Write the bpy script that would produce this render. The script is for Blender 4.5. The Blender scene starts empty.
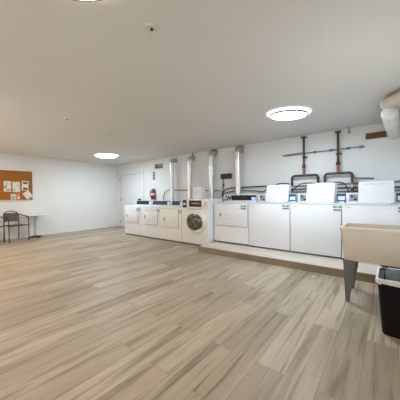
import bpy, bmesh, math, random
from mathutils import Vector, Matrix
random.seed(7)
C = bpy.context.scene.collection
PI = math.pi
CEIL = 2.4715
HP = 0.117            # platform height

# ------------------------------------------------------------------ materials
def mat(name, col, rough=0.5, metal=0.0, emit=None, estr=0.0, bump=None, vary=0.0, vscale=3.0, coat=0.0, alpha=1.0):
    m = bpy.data.materials.new(name); m.use_nodes = True
    nt = m.node_tree; b = nt.nodes['Principled BSDF']
    c4 = (*col, 1)
    b.inputs['Base Color'].default_value = c4
    b.inputs['Roughness'].default_value = rough
    b.inputs['Metallic'].default_value = metal
    b.inputs['Coat Weight'].default_value = coat
    b.inputs['Alpha'].default_value = alpha
    if emit:
        b.inputs['Emission Color'].default_value = (*emit, 1)
        b.inputs['Emission Strength'].default_value = estr
    tc = nt.nodes.new('ShaderNodeTexCoord')
    if vary > 0:
        n = nt.nodes.new('ShaderNodeTexNoise'); n.inputs['Scale'].default_value = vscale
        n.inputs['Detail'].default_value = 4
        nt.links.new(tc.outputs['Object'], n.inputs['Vector'])
        r = nt.nodes.new('ShaderNodeValToRGB')
        r.color_ramp.elements[0].position = 0.3; r.color_ramp.elements[1].position = 0.7
        r.color_ramp.elements[0].color = (*[c*(1-vary) for c in col], 1)
        r.color_ramp.elements[1].color = (*[min(1, c*(1+vary)) for c in col], 1)
        nt.links.new(n.outputs['Fac'], r.inputs['Fac'])
        nt.links.new(r.outputs['Color'], b.inputs['Base Color'])
    if bump:
        n2 = nt.nodes.new('ShaderNodeTexNoise'); n2.inputs['Scale'].default_value = bump[0]; n2.inputs['Detail'].default_value = 3
        nt.links.new(tc.outputs['Object'], n2.inputs['Vector'])
        bp = nt.nodes.new('ShaderNodeBump'); bp.inputs['Strength'].default_value = bump[1]; bp.inputs['Distance'].default_value = 0.01
        nt.links.new(n2.outputs['Fac'], bp.inputs['Height']); nt.links.new(bp.outputs['Normal'], b.inputs['Normal'])
    return m

def plank_mat(name, ca, cb, cd, rough=0.42, along_y=True):
    m = bpy.data.materials.new(name); m.use_nodes = True
    nt = m.node_tree; N = nt.nodes; L = nt.links; b = N['Principled BSDF']
    tc = N.new('ShaderNodeTexCoord'); sp = N.new('ShaderNodeSeparateXYZ'); L.new(tc.outputs['Object'], sp.inputs[0])
    A, B = ('Y', 'X') if along_y else ('X', 'Y')
    cv = N.new('ShaderNodeCombineXYZ'); L.new(sp.outputs[A], cv.inputs['X']); L.new(sp.outputs[B], cv.inputs['Y'])
    br = N.new('ShaderNodeTexBrick'); L.new(cv.outputs[0], br.inputs['Vector'])
    br.offset = 0.37; br.offset_frequency = 2
    br.inputs['Color1'].default_value = (0, 0, 0, 1); br.inputs['Color2'].default_value = (1, 1, 1, 1)
    br.inputs['Mortar'].default_value = (0.5, 0.5, 0.5, 1)
    br.inputs['Scale'].default_value = 1; br.inputs['Mortar Size'].default_value = 0.0018
    br.inputs['Mortar Smooth'].default_value = 0.2
    br.inputs['Brick Width'].default_value = 1.27; br.inputs['Row Height'].default_value = 0.2
    # per plank offset for the grain
    ml = N.new('ShaderNodeMath'); ml.operation = 'MULTIPLY'; ml.inputs[1].default_value = 37.0
    L.new(br.outputs['Color'], ml.inputs[0])
    def grain(su, sv, detail, dist):
        mu = N.new('ShaderNodeMath'); mu.operation = 'MULTIPLY'; mu.inputs[1].default_value = su; L.new(sp.outputs[A], mu.inputs[0])
        mv = N.new('ShaderNodeMath'); mv.operation = 'MULTIPLY'; mv.inputs[1].default_value = sv; L.new(sp.outputs[B], mv.inputs[0])
        c = N.new('ShaderNodeCombineXYZ'); L.new(mu.outputs[0], c.inputs['X']); L.new(mv.outputs[0], c.inputs['Y']); L.new(ml.outputs[0], c.inputs['Z'])
        n = N.new('ShaderNodeTexNoise'); n.inputs['Scale'].default_value = 1; n.inputs['Detail'].default_value = detail
        n.inputs['Distortion'].default_value = dist
        L.new(c.outputs[0], n.inputs['Vector']); return n
    g1 = grain(0.9, 16, 9, 1.0); g2 = grain(6.0, 110, 5, 0.6); g3 = grain(0.6, 4, 4, 0.8)
    base = N.new('ShaderNodeMix'); base.data_type = 'RGBA'
    base.inputs['A'].default_value = (*ca, 1); base.inputs['B'].default_value = (*cb, 1)
    L.new(br.outputs['Color'], base.inputs['Factor'])
    r1 = N.new('ShaderNodeValToRGB'); r1.color_ramp.elements[0].position = 0.5; r1.color_ramp.elements[1].position = 0.72
    r1.color_ramp.elements[0].color = (0, 0, 0, 1); r1.color_ramp.elements[1].color = (0.8, 0.8, 0.8, 1)
    L.new(g1.outputs['Fac'], r1.inputs['Fac'])
    mx = N.new('ShaderNodeMix'); mx.data_type = 'RGBA'; mx.inputs['B'].default_value = (*cd, 1)
    L.new(r1.outputs['Color'], mx.inputs['Factor']); L.new(base.outputs['Result'], mx.inputs['A'])
    r2 = N.new('ShaderNodeValToRGB'); r2.color_ramp.elements[0].position = 0.3; r2.color_ramp.elements[1].position = 0.7
    r2.color_ramp.elements[0].color = (0.88, 0.875, 0.87, 1); r2.color_ramp.elements[1].color = (1.08, 1.08, 1.08, 1)
    L.new(g2.outputs['Fac'], r2.inputs['Fac'])
    m2 = N.new('ShaderNodeMix'); m2.data_type = 'RGBA'; m2.blend_type = 'MULTIPLY'; m2.inputs['Factor'].default_value = 1
    L.new(mx.outputs['Result'], m2.inputs['A']); L.new(r2.outputs['Color'], m2.inputs['B'])
    r3 = N.new('ShaderNodeValToRGB'); r3.color_ramp.elements[0].position = 0.3; r3.color_ramp.elements[1].position = 0.7
    r3.color_ramp.elements[0].color = (0.83, 0.82, 0.80, 1); r3.color_ramp.elements[1].color = (1.1, 1.1, 1.1, 1)
    L.new(g3.outputs['Fac'], r3.inputs['Fac'])
    m3 = N.new('ShaderNodeMix'); m3.data_type = 'RGBA'; m3.blend_type = 'MULTIPLY'; m3.inputs['Factor'].default_value = 1
    L.new(m2.outputs['Result'], m3.inputs['A']); L.new(r3.outputs['Color'], m3.inputs['B'])
    m4 = N.new('ShaderNodeMix'); m4.data_type = 'RGBA'; m4.inputs['B'].default_value = (*[c*0.5 for c in cd], 1)
    mf = N.new('ShaderNodeMath'); mf.operation = 'MULTIPLY'; mf.inputs[1].default_value = 0.55; L.new(br.outputs['Fac'], mf.inputs[0])
    L.new(mf.outputs[0], m4.inputs['Factor']); L.new(m3.outputs['Result'], m4.inputs['A'])
    L.new(m4.outputs['Result'], b.inputs['Base Color'])
    b.inputs['Roughness'].default_value = rough
    b.inputs['Specular IOR Level'].default_value = 0.4
    bp = N.new('ShaderNodeBump'); bp.inputs['Strength'].default_value = 0.08; bp.inputs['Distance'].default_value = 0.004
    L.new(g2.outputs['Fac'], bp.inputs['Height']); L.new(bp.outputs['Normal'], b.inputs['Normal'])
    return m

def cork_mat():
    m = mat('cork', (0.37, 0.13, 0.02), 0.9, vary=0.3, vscale=60, bump=(150, 0.4)); return m

def paper_mat(name, base, ink, nx, ny, thr, seed):
    """printed sheet: rows of ink over a pale page (object coordinates: x across, z up)"""
    m = bpy.data.materials.new(name); m.use_nodes = True
    nt = m.node_tree; N = nt.nodes; L = nt.links; b = N['Principled BSDF']
    tc = N.new('ShaderNodeTexCoord'); mp = N.new('ShaderNodeMapping')
    mp.inputs['Scale'].default_value = (nx, nx, ny); mp.inputs['Location'].default_value = (seed, seed, seed)
    L.new(tc.outputs['Object'], mp.inputs['Vector'])
    n = N.new('ShaderNodeTexNoise'); n.inputs['Scale'].default_value = 1; n.inputs['Detail'].default_value = 2
    L.new(mp.outputs[0], n.inputs['Vector'])
    r = N.new('ShaderNodeValToRGB'); r.color_ramp.elements[0].position = thr; r.color_ramp.elements[1].position = thr+0.08
    r.color_ramp.elements[0].color = (*base, 1); r.color_ramp.elements[1].color = (*ink, 1)
    L.new(n.outputs['Fac'], r.inputs['Fac']); L.new(r.outputs['Color'], b.inputs['Base Color'])
    b.inputs['Roughness'].default_value = 0.7
    return m

M = {}
M['wall'] = mat('wall_paint', (0.78, 0.79, 0.79), 0.6, vary=0.02, vscale=1.5, bump=(90, 0.08))
M['ceiling'] = mat('ceiling_paint', (0.69, 0.675, 0.645), 0.75, vary=0.015, vscale=1.2, bump=(120, 0.1))
M['trim'] = mat('trim_paint', (0.80, 0.80, 0.79), 0.4, vary=0.01)
M['door'] = mat('door_paint', (0.76, 0.77, 0.77), 0.4, vary=0.015)
M['floor'] = plank_mat('vinyl_planks', (0.35, 0.28, 0.20), (0.49, 0.40, 0.30), (0.16, 0.115, 0.072), 0.48)
M['deck'] = plank_mat('platform_planks', (0.64, 0.56, 0.48), (0.72, 0.65, 0.58), (0.46, 0.38, 0.31), 0.4, along_y=False)
M['riser'] = plank_mat('riser_planks', (0.27, 0.205, 0.14), (0.31, 0.24, 0.165), (0.17, 0.12, 0.075), 0.5, along_y=False)
M['nosing'] = mat('nosing_wood', (0.29, 0.22, 0.15), 0.5, vary=0.12, vscale=12)
M['appliance'] = mat('white_enamel', (0.79, 0.80, 0.83), 0.28, vary=0.01, coat=0.2)
M['bisque'] = mat('bisque_enamel', (0.82, 0.80, 0.765), 0.3, vary=0.015, coat=0.2)
M['lid'] = mat('glossy_white_lid', (0.84, 0.85, 0.88), 0.12, vary=0.01, coat=0.6)
M['panel_grey'] = mat('pale_grey_plastic', (0.62, 0.64, 0.67), 0.4, vary=0.02)
M['gap'] = mat('shadow_gap', (0.16, 0.16, 0.17), 0.8, vary=0.05)
M['glass_dark'] = mat('dark_glass', (0.012, 0.013, 0.018), 0.35, vary=0.1)
M['glass_teal'] = mat('teal_dark_glass', (0.015, 0.035, 0.05), 0.35, vary=0.15)
M['glass_slate'] = mat('slate_glass', (0.055, 0.08, 0.11), 0.35, vary=0.15)
M['glass_brown'] = mat('brown_glass', (0.045, 0.03, 0.022), 0.12, vary=0.5, vscale=14)
M['screen_blue'] = mat('blue_display', (0.33, 0.5, 0.72), 0.25, emit=(0.35, 0.55, 0.85), estr=0.25, vary=0.2, vscale=25)
M['screen_pale'] = mat('pale_display', (0.55, 0.66, 0.80), 0.25, emit=(0.5, 0.65, 0.9), estr=0.2, vary=0.15, vscale=25)
M['navy'] = mat('navy_plastic', (0.035, 0.075, 0.15), 0.3, vary=0.1)
M['charcoal'] = mat('charcoal_plastic', (0.05, 0.052, 0.058), 0.4, vary=0.15)
M['grey_box'] = mat('grey_metal_box', (0.33, 0.33, 0.34), 0.4, metal=0.3, vary=0.35, vscale=18)
M['black'] = mat('black_plastic', (0.012, 0.012, 0.013), 0.4, vary=0.15)
M['bin'] = mat('black_bin_plastic', (0.008, 0.008, 0.0085), 0.6, vary=0.25, vscale=8)
M['chrome'] = mat('chrome', (0.75, 0.75, 0.76), 0.18, metal=1, vary=0.02)
M['steel'] = mat('galvanised_steel', (0.80, 0.80, 0.80), 0.3, metal=1, vary=0.08, vscale=9, bump=(30, 0.08))
M['steel_dark'] = mat('elbow_steel', (0.60, 0.59, 0.575), 0.38, metal=1, vary=0.25, vscale=14)
M['leg_steel'] = mat('painted_leg_steel', (0.17, 0.165, 0.155), 0.45, metal=0.4, vary=0.1)
M['pipe_brown'] = mat('bronze_pipe', (0.075, 0.058, 0.047), 0.5, metal=0.4, vary=0.35, vscale=14)
M['copper'] = mat('copper_fitting', (0.30, 0.15, 0.10), 0.4, metal=0.7, vary=0.3, vscale=18)
M['conduit'] = mat('conduit_grey', (0.18, 0.175, 0.17), 0.5, metal=0.3, vary=0.3, vscale=10)
M['rubber'] = mat('hose_rubber', (0.045, 0.045, 0.047), 0.5, vary=0.2)
M['hose_grey'] = mat('grey_hose', (0.17, 0.17, 0.18), 0.45, vary=0.2)
M['red'] = mat('red_enamel', (0.30, 0.02, 0.02), 0.3, vary=0.08)
M['maroon'] = mat('maroon_sign', (0.20, 0.045, 0.055), 0.5, vary=0.12, vscale=20)
M['paper_white'] = mat('white_paper', (0.82, 0.82, 0.80), 0.7, vary=0.02)
M['carton'] = mat('white_carton', (0.86, 0.85, 0.82), 0.7, vary=0.03, vscale=9)
M['green'] = mat('green_print', (0.22, 0.36, 0.33), 0.6, vary=0.15, vscale=40)
M['ink'] = mat('dark_print', (0.09, 0.10, 0.105), 0.6, vary=0.1)
M['ink_pale'] = mat('pale_print', (0.55, 0.56, 0.54), 0.6, vary=0.1)
M['pink'] = mat('pink_card', (0.62, 0.25, 0.19), 0.7, vary=0.1)
M['cork'] = cork_mat()
M['ledge'] = mat('pale_wood_ledge', (0.66, 0.57, 0.47), 0.5, vary=0.06, vscale=12)
M['tabletop'] = mat('white_laminate', (0.78, 0.76, 0.73), 0.35, vary=0.02)
M['table_leg'] = mat('grey_table_column', (0.50, 0.49, 0.47), 0.4, metal=0.2, vary=0.05)
M['table_foot'] = mat('dark_table_foot', (0.06, 0.058, 0.052), 0.5, vary=0.1)
M['chair_frame'] = mat('dark_brown_tube', (0.035, 0.022, 0.016), 0.4, vary=0.1)
M['chair_mesh'] = mat('charcoal_straps', (0.10, 0.10, 0.10), 0.7, vary=0.25, vscale=30)
M['tub'] = mat('beige_tub_plastic', (0.62, 0.545, 0.45), 0.5, vary=0.03, vscale=5, bump=(220, 0.12))
M['bag'] = mat('grey_plastic_bag', (0.20, 0.235, 0.265), 0.35, vary=0.45, vscale=14, bump=(18, 0.9))
M['bag_rim'] = mat('white_bag_edge', (0.74, 0.73, 0.70), 0.4, vary=0.12, vscale=14, bump=(25, 0.6))
M['jacket'] = mat('white_pvc_jacket', (0.80, 0.79, 0.76), 0.35, vary=0.03)
M['jacket_tan'] = mat('tan_pipe_wrap', (0.62, 0.51, 0.40), 0.6, vary=0.08, vscale=10)
M['board'] = mat('brown_timber', (0.14, 0.06, 0.02), 0.6, vary=0.35, vscale=9)
M['vent_metal'] = mat('grey_vent_metal', (0.30, 0.29, 0.27), 0.5, metal=0.3, vary=0.15, vscale=14)
M['vent_dark'] = mat('vent_shadow', (0.05, 0.048, 0.045), 0.8, vary=0.1)
M['diff_cool'] = mat('diffuser_cool', (0.9, 0.9, 0.9), 0.4, emit=(0.72, 0.88, 1.0), estr=55.0, vary=0.01)
M['diff_warm'] = mat('diffuser_warm', (0.9, 0.88, 0.84), 0.4, emit=(1.0, 0.88, 0.74), estr=22.0, vary=0.01)
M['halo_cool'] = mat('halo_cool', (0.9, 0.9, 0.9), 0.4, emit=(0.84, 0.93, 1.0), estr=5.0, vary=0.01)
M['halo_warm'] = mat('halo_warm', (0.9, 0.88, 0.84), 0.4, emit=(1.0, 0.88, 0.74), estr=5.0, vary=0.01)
M['lamp_rim'] = mat('lamp_rim_grey', (0.17, 0.172, 0.175), 0.5, vary=0.01)
M['tan_ivory'] = mat('ivory_plastic', (0.70, 0.68, 0.60), 0.4, vary=0.04)

for k in ('glass_dark', 'glass_teal', 'glass_slate', 'bin', 'charcoal'):
    M[k].node_tree.nodes['Principled BSDF'].inputs['Specular IOR Level'].default_value = 0.18

# ------------------------------------------------------------------ mesh helper
class MB:
    def __init__(s): s.bm = bmesh.new()
    def box(s, x0, x1, y0, y1, z0, z1, bev=0.0, seg=2):
        b = bmesh.new()
        bmesh.ops.create_cube(b, size=1)
        for v in b.verts:
            v.co = Vector(((x0+x1)/2+v.co.x*(x1-x0), (y0+y1)/2+v.co.y*(y1-y0), (z0+z1)/2+v.co.z*(z1-z0)))
        if bev: bmesh.ops.bevel(b, geom=b.edges[:], offset=bev, segments=seg, profile=0.5, affect='EDGES')
        s.merge(b); return s
    def merge(s, b, mtx=None):
        me = bpy.data.meshes.new('t'); b.to_mesh(me); b.free()
        if mtx: me.transform(mtx)
        s.bm.from_mesh(me); bpy.data.meshes.remove(me)
    def prism(s, pts, axis, a0, a1, bev=0.0):
        """pts: 2-D outline in the two other axes, extruded along axis"""
        b = bmesh.new()
        def P(u, v, w):
            return {'x': (w, u, v), 'y': (u, w, v), 'z': (u, v, w)}[axis]
        lo = [b.verts.new(P(u, v, a0)) for u, v in pts]; hi = [b.verts.new(P(u, v, a1)) for u, v in pts]
        b.faces.new(lo); b.faces.new(hi[::-1])
        n = len(pts)
        for i in range(n): b.faces.new((lo[i], hi[i], hi[(i+1) % n], lo[(i+1) % n]))
        bmesh.ops.recalc_face_normals(b, faces=b.faces[:])
        if bev: bmesh.ops.bevel(b, geom=b.edges[:], offset=bev, segments=2, profile=0.5, affect='EDGES')
        s.merge(b); return s
    def loft(s, rings, cap0=True, cap1=True):
        b = bmesh.new(); R = [[b.verts.new(p) for p in r] for r in rings]; n = len(rings[0])
        for i in range(len(R)-1):
            for j in range(n):
                b.faces.new((R[i][j], R[i][(j+1) % n], R[i+1][(j+1) % n], R[i+1][j]))
        if cap0: b.faces.new(R[0][::-1])
        if cap1: b.faces.new(R[-1])
        bmesh.ops.recalc_face_normals(b, faces=b.faces[:])
        s.merge(b); return s
    def tube(s, path, r, n=12, caps=True, smooth_steps=0):
        P = [Vector(p) for p in path]
        if smooth_steps: P = spline(P, smooth_steps)
        rs = r if isinstance(r, (list, tuple)) else [r]*len(P)
        rings = []; up = None
        for i, p in enumerate(P):
            t = (P[min(i+1, len(P)-1)]-P[max(i-1, 0)]).normalized()
            if up is None:
                up = Vector((0, 0, 1)) if abs(t.z) < 0.9 else Vector((1, 0, 0))
            a = (up-t*up.dot(t)).normalized(); c = t.cross(a); up = a
            k = 1.0
            if 0 < i < len(P)-1:
                d1 = (P[i]-P[i-1]).normalized(); d2 = (P[i+1]-P[i]).normalized()
                k = 1/max(0.6, math.cos(d1.angle(d2)/2))
            rings.append([p+(a*math.cos(2*PI*j/n)+c*math.sin(2*PI*j/n))*rs[min(i, len(rs)-1)]*(k if k < 1.1 else 1.0) for j in range(n)])
        return s.loft(rings, caps, caps)
    def lathe(s, prof, n=32, o=(0, 0, 0), axis='z', sx=1.0, sy=1.0):
        b = bmesh.new(); rings = []
        for r, h in prof:
            ring = []
            for j in range(n):
                a = 2*PI*j/n; u = r*math.cos(a)*sx; v = r*math.sin(a)*sy
                q = {'z': (u, v, h), 'y': (u, h, v), 'x': (h, u, v)}[axis]
                ring.append(b.verts.new((q[0]+o[0], q[1]+o[1], q[2]+o[2])))
            rings.append(ring)
        for i in range(len(rings)-1):
            for j in range(n): b.faces.new((rings[i][j], rings[i][(j+1) % n], rings[i+1][(j+1) % n], rings[i+1][j]))
        b.faces.new(rings[0][::-1]); b.faces.new(rings[-1])
        bmesh.ops.remove_doubles(b, verts=b.verts[:], dist=1e-5)
        bmesh.ops.recalc_face_normals(b, faces=b.faces[:])
        s.merge(b); return s
    def build(s, name, m, parent=None, smooth=True, loc=None, rot=None):
        me = bpy.data.meshes.new(name); s.bm.to_mesh(me); s.bm.free()
        me.materials.append(m)
        if smooth:
            for p in me.polygons: p.use_smooth = True
            try: me.set_sharp_from_angle(angle=math.radians(38))
            except Exception: pass
        o = bpy.data.objects.new(name, me); C.objects.link(o)
        if parent: o.parent = parent
        if loc: o.location = loc
        if rot: o.rotation_euler = rot
        return o

def spline(P, k):
    out = []
    n = len(P)
    for i in range(n-1):
        p0, p1, p2, p3 = P[max(i-1, 0)], P[i], P[i+1], P[min(i+2, n-1)]
        for j in range(k):
            t = j/k
            out.append(0.5*((2*p1)+(p2-p0)*t+(2*p0-5*p1+4*p2-p3)*t*t+(3*p1-p0-3*p2+p3)*t**3))
    out.append(P[-1]); return out

def rounded(w, h, r, n=6, cx=0, cy=0):
    pts = []
    for (sx, sy, a0) in ((1, 1, 0), (-1, 1, PI/2), (-1, -1, PI), (1, -1, 1.5*PI)):
        for i in range(n+1):
            a = a0+PI/2*i/n
            pts.append((cx+sx*(w/2-r)+r*math.cos(a), cy+sy*(h/2-r)+r*math.sin(a)))
    return pts

def tag(o, label=None, cat=None, group=None, kind=None):
    if label: o['label'] = label
    if cat: o['category'] = cat
    if group: o['group'] = group
    if kind: o['kind'] = kind
    return o

def thing(name, label, cat, loc=(0, 0, 0), rz=0, group=None):
    o = bpy.data.objects.new(name, None); C.objects.link(o)
    o.empty_display_size = 0.1
    o.location = loc; o.rotation_euler = (0, 0, rz)
    return tag(o, label, cat, group)

def copy_tree(o, parent=None):
    c = o.copy(); C.objects.link(c)
    if parent: c.parent = parent
    for ch in list(o.children): copy_tree(ch, c)
    return c

def struct(name, mb, m, parent=None, **k):
    o = mb.build(name, m, parent, **k)
    if not parent: o['kind'] = 'structure'
    return o

def text_mesh(name, body, size, m, parent, loc, rot=(PI/2, 0, 0), shear=0.0, ext=0.001):
    cu = bpy.data.curves.new(name, 'FONT'); cu.body = body; cu.size = size; cu.extrude = ext; cu.shear = shear; cu.offset = 0.0015
    cu.align_x = 'CENTER'; cu.align_y = 'CENTER'
    t = bpy.data.objects.new(name, cu); C.objects.link(t)
    bpy.context.view_layer.update()
    dg = bpy.context.evaluated_depsgraph_get()
    me = bpy.data.meshes.new_from_object(t.evaluated_get(dg))
    bpy.data.objects.remove(t); bpy.data.curves.remove(cu)
    me.materials.clear(); me.materials.append(m)
    o = bpy.data.objects.new(name, me); C.objects.link(o); o.parent = parent; o.location = loc; o.rotation_euler = rot
    return o

# ------------------------------------------------------------------ room
XR, YF = 9.0, -6.1
struct('floor', MB().box(-0.1, XR+0.1, YF-0.1, 0.1, -0.1, 0), M['floor'])
struct('ceiling', MB().box(-0.1, XR+0.1, YF-0.1, 0.1, CEIL, CEIL+0.1), M['ceiling'])
struct('wall_left', MB().box(-0.1, 0, YF-0.1, 0.1, 0, CEIL), M['wall'])
struct('wall_back', MB().box(0, XR, 0, 0.1, 0, CEIL), M['wall'])
struct('wall_right', MB().box(XR, XR+0.1, YF-0.1, 0.1, 0, CEIL), M['wall'])
struct('wall_front', MB().box(0, XR, YF-0.1, YF, 0, CEIL), M['wall'])
struct('baseboard_left', MB().box(0, 0.014, YF, 0, 0, 0.085, 0.004), M['trim'])
struct('baseboard_back', MB().box(1.66, 5.33, -0.014, 0, 0, 0.085, 0.004), M['trim'])

# door in the back wall
d = bpy.data.objects.new('door_1', None); C.objects.link(d); d.location = (0.85, 0, 0); d['kind'] = 'structure'
MB().box(-0.69, 0.69, -0.022, -0.002, 0.01, 2.05, 0.003).build('door_slab', M['door'], d)
cs = MB()
cs.box(-0.79, -0.705, -0.034, 0, 0, 2.06, 0.004); cs.box(0.705, 0.79, -0.034, 0, 0, 2.06, 0.004); cs.box(-0.79, 0.79, -0.034, 0, 2.06, 2.135, 0.004)
cs.build('door_frame', M['trim'], d)
MB().box(-0.705, 0.705, -0.004, -0.001, 0.0, 2.06).build('door_gap', M['gap'], d)
for z in (0.22, 1.08, 1.86):
    MB().tube([(-0.695, -0.032, z-0.05), (-0.695, -0.032, z+0.05)], 0.012).build('hinge', M['vent_metal'], d)
kn = MB(); kn.lathe([(0.04, -0.022), (0.04, -0.03), (0.015, -0.032), (0.015, -0.06), (0.034, -0.07), (0.036, -0.09), (0.02, -0.1)], 20, (0.58, 0, 1.09), 'y')
kn.build('door_knob', M['black'], d)

# ------------------------------------------------------------------ platform
pl = thing('platform', 'low wood-look platform step under the right-hand row of white machines', 'platform', (5.35, 0, 0))
MB().box(0.0, XR-5.35-0.002, -1.462, -0.002, 0.0, HP-0.004).build('riser', M['riser'], pl)
MB().box(0.0, XR-5.35-0.002, -1.44, -0.002, HP-0.004, HP).build('top_deck', M['deck'], pl)
MB().box(-0.004, XR-5.35-0.002, -1.471, -1.44, HP-0.022, HP, 0.004).build('nosing', M['nosing'], pl)

# ------------------------------------------------------------------ stickers (parts of machines)
def sticker(parent, x, y, z, w, h, col='green'):
    s = MB().box(x-w/2, x+w/2, y-0.002, y, z-h/2, z+h/2).build('sticker', M['paper_white'], parent)
    g = MB()
    g.box(x-w*0.46, x-w*0.04, y-0.003, y-0.001, z+h*0.02, z+h*0.45); g.box(x+w*0.04, x+w*0.46, y-0.003, y-0.001, z+h*0.02, z+h*0.45)
    g.build('print_block', M[col], s)
    t = MB(); t.box(x-w*0.44, x+w*0.46, y-0.003, y-0.001, z-h*0.42, z-h*0.2)
    t.build('text_line', M['ink'], s)
    return s

def ring_rect(mb, x0, x1, z0, z1, y0, y1, t):
    mb.box(x0, x1, y0, y1, z1-t, z1); mb.box(x0, x1, y0, y1, z0, z0+t)
    mb.box(x0, x0+t, y0, y1, z0+t, z1-t); mb.box(x1-t, x1, y0, y1, z0+t, z1-t)

# ------------------------------------------------------------------ dryers / washers
def dryer(name, label, group, x0, x1, yf, depth, z0, h, door, body, glass, hx, console_y, scr, ctop, cbase, handle=(0.53, 0.64), stick=True, slope=True):
    """front-door machine; world x0..x1, front plane y=yf, standing at z0, h tall; door=(x0,x1,z0,z1) world"""
    xc = (x0+x1)/2; w = x1-x0; yb = yf+depth
    t = thing(name, label, 'dryer', (xc, yf+depth/2, z0), 0, group)
    lx = lambda x: x-xc
    ly = lambda y: y-(yf+depth/2)
    f = ly(yf)
    MB().box(-w/2, w/2, f, ly(yb), 0.035, h, 0.012, 3).build('cabinet', M[body], t)
    MB().box(-w/2+0.02, w/2-0.02, f+0.03, ly(yb)-0.02, 0.0, 0.04).build('toe_kick', M['gap'], t)
    dx0, dx1, dz0, dz1 = lx(door[0]), lx(door[1]), door[2]-z0, door[3]-z0
    MB().box(dx0-0.006, dx1+0.006, f-0.003, f+0.003, dz0-0.006, dz1+0.006).build('door_gap', M['gap'], t)
    dr = MB().box(dx0, dx1, f-0.014, f, dz0, dz1, 0.006).build('door', M[body], t)
    MB().box(lx(hx)-0.012, lx(hx)+0.012, f-0.022, f-0.012, handle[0]-z0, handle[1]-z0, 0.003).build('door_handle', M['charcoal'], dr)
    MB().box(-w/2+0.004, w/2-0.004, f-0.0015, f+0.002, dz0-0.035, dz0-0.029).build('panel_seam', M['panel_grey'], t)
    # console at the back of the top
    cy = ly(console_y); cb = h-0.004; ct = ctop-z0
    pr = [(cy, cb), (ly(yb)-0.02, cb), (ly(yb)-0.02, ct), (cy+0.03, ct)] if slope else [(cy, cb), (ly(yb)-0.02, cb), (ly(yb)-0.02, ct), (cy, ct)]
    c = MB().prism(pr, 'x', -w/2+0.01, w/2-0.01, 0.006).build('console', M['appliance' if body == 'appliance' else 'bisque'], t)
    sl = 0.03/(ct-cb) if slope else 0
    def strip(xa, xb, za, zb, m, nm, off):
        pts = [(cy+sl*(za-cb)-off, za), (cy+sl*(zb-cb)-off, zb), (cy+sl*(zb-cb)+0.004, zb), (cy+sl*(za-cb)+0.004, za)]
        return MB().prism(pts, 'x', xa, xb).build(nm, M[m], c)
    for (xa, xb, za, zb, m, nm) in scr:
        strip(lx(xa), lx(xb), za-z0, zb-z0, m, nm, 0.004 if nm != 'control_glass' else 0.002)
    return t

LG = 'row of floor-standing dryers left of the round-door washer'
a = dryer('clothes_dryer', 'white dryer farthest left, at the end of the row next to the door', LG, 1.955, 2.785, -1.026, 0.72, 0, 0.914,
      (2.076, 2.665, 0.395, 0.75), 'appliance', 'glass_dark', 2.105, -0.62,
      [(2.02, 2.765, 0.944, 1.062, 'glass_teal', 'control_glass'), (2.66, 2.755, 0.955, 1.04, 'screen_pale', 'display')], 1.066, 0.93, (0.56, 0.64))
sticker(a, 2.665-2.37, -0.36, 0.81, 0.20, 0.085, 'vent_metal')
b_ = dryer('clothes_dryer', 'white dryer second from the left end, below the red fire extinguisher', LG, 2.795, 3.62, -1.026, 0.72, 0, 0.914,
      (2.964, 3.53, 0.395, 0.80), 'appliance', 'glass_slate', 2.985, -0.62,
      [(2.83, 3.60, 0.944, 1.062, 'glass_slate', 'control_glass'), (3.49, 3.58, 0.955, 1.04, 'screen_pale', 'display')], 1.066, 0.93, (0.57, 0.66))
sticker(b_, 3.545-3.2075, -0.36, 0.80, 0.15, 0.09, 'vent_metal')
c_ = dryer('clothes_dryer', 'warm off-white dryer directly left of the round-door washer', LG, 3.63, 4.44, -1.026, 0.72, 0, 0.914,
      (3.70, 4.34, 0.382, 0.862), 'bisque', 'glass_slate', 3.82, -0.62,
      [(3.68, 4.42, 0.944, 1.062, 'glass_slate', 'control_glass'), (4.0, 4.09, 0.955, 1.04, 'screen_pale', 'display')], 1.066, 0.93, (0.53, 0.64))
sticker(c_, 4.385-4.035, -0.36, 0.80, 0.12, 0.085, 'vent_metal')

# ---- front loader
fx0, fx1, fy = 4.45, 5.312, -1.026
xc = (fx0+fx1)/2; D = 0.78
t = thing('front_load_washer', 'off-white washer with a round dark glass door and a black display', 'washing machine', (xc, fy+D/2, 0))
f = -D/2; w = fx1-fx0
MB().box(-w/2, w/2, f+0.012, D/2, 0.035, 1.128, 0.012, 3).build('cabinet', M['appliance'], t)
MB().box(-w/2+0.002, w/2-0.002, f, f+0.016, 0.04, 1.124, 0.006, 3).build('front_panel', M['bisque'], t)
MB().box(-w/2+0.02, w/2-0.02, f+0.03, D/2-0.02, 0, 0.04).build('toe_kick', M['gap'], t)
cp = MB().box(-w/2+0.006, w/2-0.006, f-0.016, f+0.01, 0.905, 1.122, 0.006).build('control_panel', M['bisque'], t)
MB().box(4.725-xc, 5.115-xc, f-0.02, f-0.01, 0.938, 1.092, 0.004).build('display', M['glass_brown'], cp)
MB().box(4.80-xc, 5.03-xc, f-0.021, f-0.012, 1.005, 1.035).build('display_digits', M['vent_metal'], cp)
cbx = MB().box(4.512-xc, 4.64-xc, f-0.024, f-0.01, 0.915, 1.102, 0.004).build('coin_box', M['charcoal'], cp)
MB().box(4.535-xc, 4.615-xc, f-0.028, f-0.02, 0.975, 1.03, 0.003).build('coin_plate', M['panel_grey'], cbx)
for i in range(3):
    for j in range(2):
        MB().box(5.185-xc+j*0.05, 5.222-xc+j*0.05, f-0.021, f-0.012, 0.95+i*0.043, 0.982+i*0.043, 0.003).build('button', M['ink_pale'], cp)
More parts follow.
